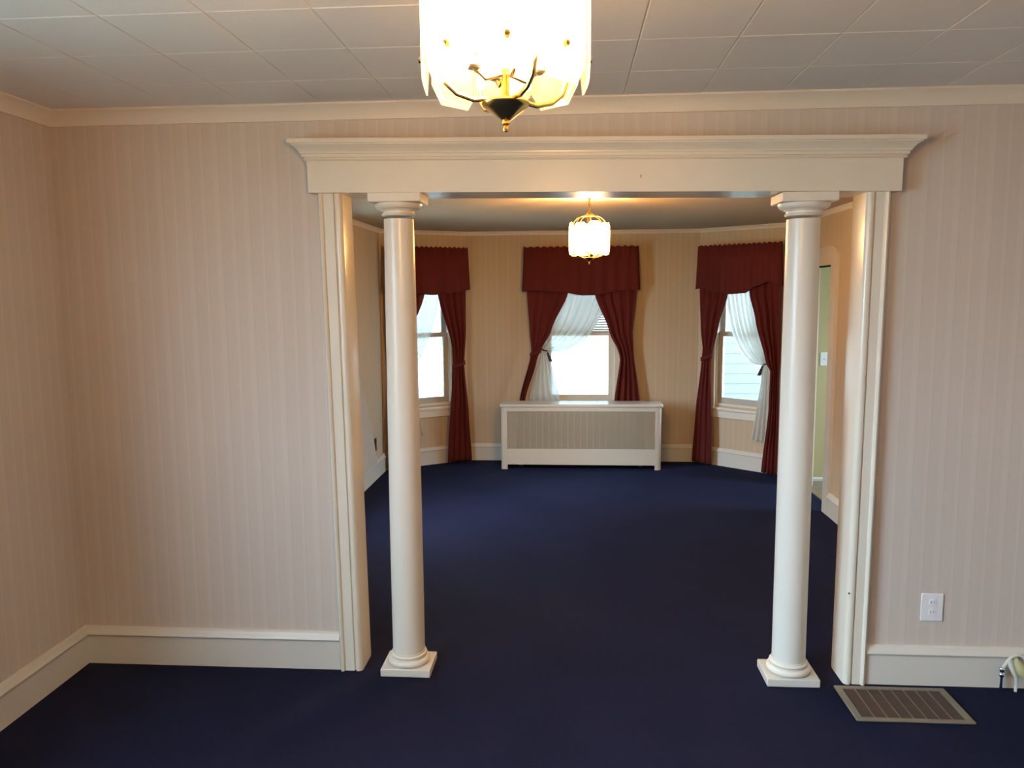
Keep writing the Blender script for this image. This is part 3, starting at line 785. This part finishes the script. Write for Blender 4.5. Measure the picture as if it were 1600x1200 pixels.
def outlet(fr, u, z, w, h, mat, label, duplex=True, cat='outlet', name='wall_outlet'):
    root = empty(name, fr.p(u, 0, z)); tag(root, label, cat)
    m = lambda U, Dd, Z: fr.t * U + fr.n * Dd + Vector((0, 0, Z))
    MB().box((-w / 2, 0, -h / 2), (w / 2, .006, h / 2)).map(m).build('cover_plate', mat, root, bevel=.003)
    if duplex:
        for s in (-1, 1):
            pts = []
            for k in range(20):
                a = 2 * PI * k / 20; pts.append((max(-.014, min(.014, .018 * math.cos(a))), s * .021 + .015 * math.sin(a)))
            rcp = MB().sweep([[(x, .005, y) for x, y in pts], [(x, .009, y) for x, y in pts]]).map(m).build('receptacle', mat, root, smooth=False)
            for x, hh in ((-.006, .0045), (.006, .0035)):
                MB().box((x - .001, .0088, s * .021 - hh + .003), (x + .001, .0094, s * .021 + hh + .003)).map(m).build('slot', 'slot', rcp, smooth=False)
        MB().lathe([(.003, .005), (.003, .0075), (.001, .008)], n=10).map(lambda X, Y, Z: m(X, Z, Y)).build('screw', mat, root)
    else:
        MB().box((-.006, .005, -.012), (.006, .008, .012)).map(m).build('switch_frame', mat, root, bevel=.001)
        MB().box((-.004, .006, -.002), (.004, .018, .008)).map(m).build('toggle', mat, root, bevel=.001)
    return root
outlet(FP, 1.515 - FP.c.x, .337, .090, .120, 'plate', 'white wall outlet on wallpaper right of the cased opening')
outlet(GL, 3.585 - GL.c.y, .308, .075, .118, 'brown_plate', 'small brown outlet low on the far left wall')

tb = empty('pipe_stub', (1.80, -.048, 0)); tag(tb, 'short chrome pipe stub with pale plastic tubing by the right baseboard', 'pipe')
MB().lathe([(.006, 0), (.006, .075)], n=12).map(lambda x, y, z: (x - .013, y, z)).build('pipe', 'chrome', tb)
MB().lathe([(.007, .062), (.011, .066), (.012, .074), (.009, .080), (.007, .082), (.011, .086), (.013, .094), (.010, .102), (.003, .105)], n=14).map(lambda x, y, z: (x - .013, y, z)).build('nut', 'chrome', tb)
MB().tube([(-.011, 0, .098), (-.002, 0, .112), (.010, 0, .134), (.024, 0, .150), (.042, 0, .158), (.060, 0, .155), (.076, 0, .140), (.084, 0, .118)], .0065, 8).build('tube', 'hose', tb)
MB().tube([(.014, -.004, .136), (.022, -.006, .108), (.032, -.008, .084), (.042, -.008, .066), (.046, -.004, .03), (.046, 0, 0)], [.010, .011, .010, .008, .006, .006], 8).build('tube', 'hose', tb)
MB().tube([(.036, 0, .138), (.046, -.002, .118), (.060, -.003, .092), (.078, -.002, .070)], [.012, .020, .024, .016], 12).build('cap', 'yellow', tb)

# ------------------------------------------------------------------ doorway to the hall on the far right wall
ar = empty('door_1'); structure(ar, 'white cased doorway with rounded top corners into the hall', 'doorway')
def arch():
    yi0, yi1, w = DY0, DY1, .118
    out = [(yi0 - w, 0)]
    r = .085; zt = DZ + .135
    for k in range(9):
        a = PI - PI / 2 * k / 8; out.append((yi0 - w + r + r * math.cos(a), zt - r + r * math.sin(a)))
    for k in range(9):
        a = PI / 2 - PI / 2 * k / 8; out.append((yi1 + w - r + r * math.cos(a), zt - r + r * math.sin(a)))
    out += [(yi1 + w, 0)]
    inn = [(yi0, 0)] + [(yi0, DZ)] * 9 + [(yi1, DZ)] * 9 + [(yi1, 0)]
    return out, inn
out, inn = arch()
secs = []
for (a, b), (c, d) in zip(out, inn):
    secs.append([(BX1 + .001, a, b), (BX1 - .022, a, b), (BX1 - .022, c, d), (BX1 + .15, c, d), (BX1 + .15, c + (.001 if c > 3 else -.001), d)])
MB().sweep(secs).build('casing', 'trim', ar, angle=35)

HX = 4.2
FH = Frame((BX1 + .14, 3.65), (HX, 3.65))
wall('wall_hall', FH, HF, [], 'green_wall', 'pale green painted hall wall seen through the doorway', ext=(0, .1))
FH2 = Frame((HX, 3.65), (HX, 1.5))
wall('wall_hall_side', FH2, HF, [(-.5, .5, .9, 2.1)], 'green_wall', 'pale green side wall of the hall with a window')
FH3 = Frame((HX, 1.5), (BX1 + .14, 1.5))
wall('wall_hall_near', FH3, HF, [], 'green_wall', 'pale green near wall of the hall', ext=(.1, 0))
structure(MB().box((BX1 + .0, 1.3, HF - .1), (HX + .2, 3.8, HF)).build('ceiling_hall', 'tile', smooth=False), 'plain hall ceiling', 'ceiling')
window(6, FH2, -.5, .5, .9, 2.1, 'window in the hall side wall')
hf = structure(MB().box((BX1 + .07, 1.3, -.1), (HX + .2, 3.8, -.004)).build('floor_hall', 'grout', smooth=False), 'brown tiled hall floor', 'floor')
ft0 = None
for i in range(7):
    for j in range(7):
        if ft0 is None:
            ft0 = MB().box((0, 0, -.006), (.298, .298, .002)).build('floor_tile', 'hall_tile', hf, smooth=False); o = ft0
        else:
            o = ft0.copy(); C.objects.link(o); o.parent = hf
        o.location = (BX1 + .08 + i * .305, 1.515 + j * .305, 0)
rail(FH, [(0, 0), (.012, 0), (.012, .02), (.0, .03)], -FH.L / 2, FH.L / 2, 'baseboard_hall', 'base', 'low white baseboard on the hall wall')
outlet(FH, 2.202 - FH.c.x, 1.072, .075, .118, 'plate', 'white light switch on the pale green hall wall', False, 'switch', 'light_switch')

# ------------------------------------------------------------------ outside
structure(MB().sweep([[(x, 4.45, 2.42), (x, 7.6, 2.22), (x, 7.6, 2.34), (x, 4.45, 2.66)] for x in (-3.6, 3.9)]).build('added_sky_blocker', 'siding', smooth=False), 'added unseen roof slab blocking high sky light from the bay windows', 'roof')  # added out of view to cut the daylight falling into the bay
structure(MB().box((-40, -40, -.75), (40, 40, -.70)).build('ground_outside', 'ground', smooth=False), 'lawn around the house', 'ground')
def house(name, x0, x1, y0, y1, h, label, teal=None, mat='siding'):
    root = empty(name, ((x0 + x1) / 2, (y0 + y1) / 2, -.70)); tag(root, label, 'house')
    ox, oy = (x0 + x1) / 2, (y0 + y1) / 2
    a, b = (x1 - x0) / 2, (y1 - y0) / 2
    MB().box((-a, -b, 0), (a, b, h)).build('wall', mat, root, smooth=False)
    brd = MB(); z = .3
    while z < h - .1:
        brd.add([(-a, -b - .010, z), (a, -b - .010, z), (a, -b - .004, z + .17), (-a, -b - .004, z + .17), (-a, -b, z), (a, -b, z)], [(0, 1, 2, 3), (0, 1, 5, 4)]); z += .17
    tag(brd.build('clapboards', mat, root, smooth=False), kind='stuff')
    MB().add([(-a - .4, -b - .5, h), (a + .4, -b - .5, h), (a + .4, b + .5, h), (-a - .4, b + .5, h), (-a - .4, 0, h + 2.2), (a + .4, 0, h + 2.2)],
             [(0, 1, 5, 4), (2, 3, 4, 5), (0, 4, 3), (1, 2, 5), (0, 3, 2, 1)]).build('roof', 'roof', root, smooth=False)
    if teal:
        MB().box((teal[0], -b - .06, teal[2]), (teal[1], -b - .01, teal[3])).build('shutter', 'teal', root, bevel=.01)
    return root
house('neighbouring_house', 2.2, 11.0, 10.2, 16, 5.6, 'grey clapboard house outside the right bay window', (-3.1, -2.5, 1.1, 2.9), 'grey_siding')
house('neighbouring_house', -13.0, -6.6, .8, 8.0, 2.8, 'added unseen grey clapboard house blocking low sky from the far left window', None, 'grey_siding')  # added unseen house; keeps horizon light out of the far left window
house('neighbouring_house', -11.0, 1.1, 12.0, 18, 5.6, 'white clapboard house outside the back bay window')
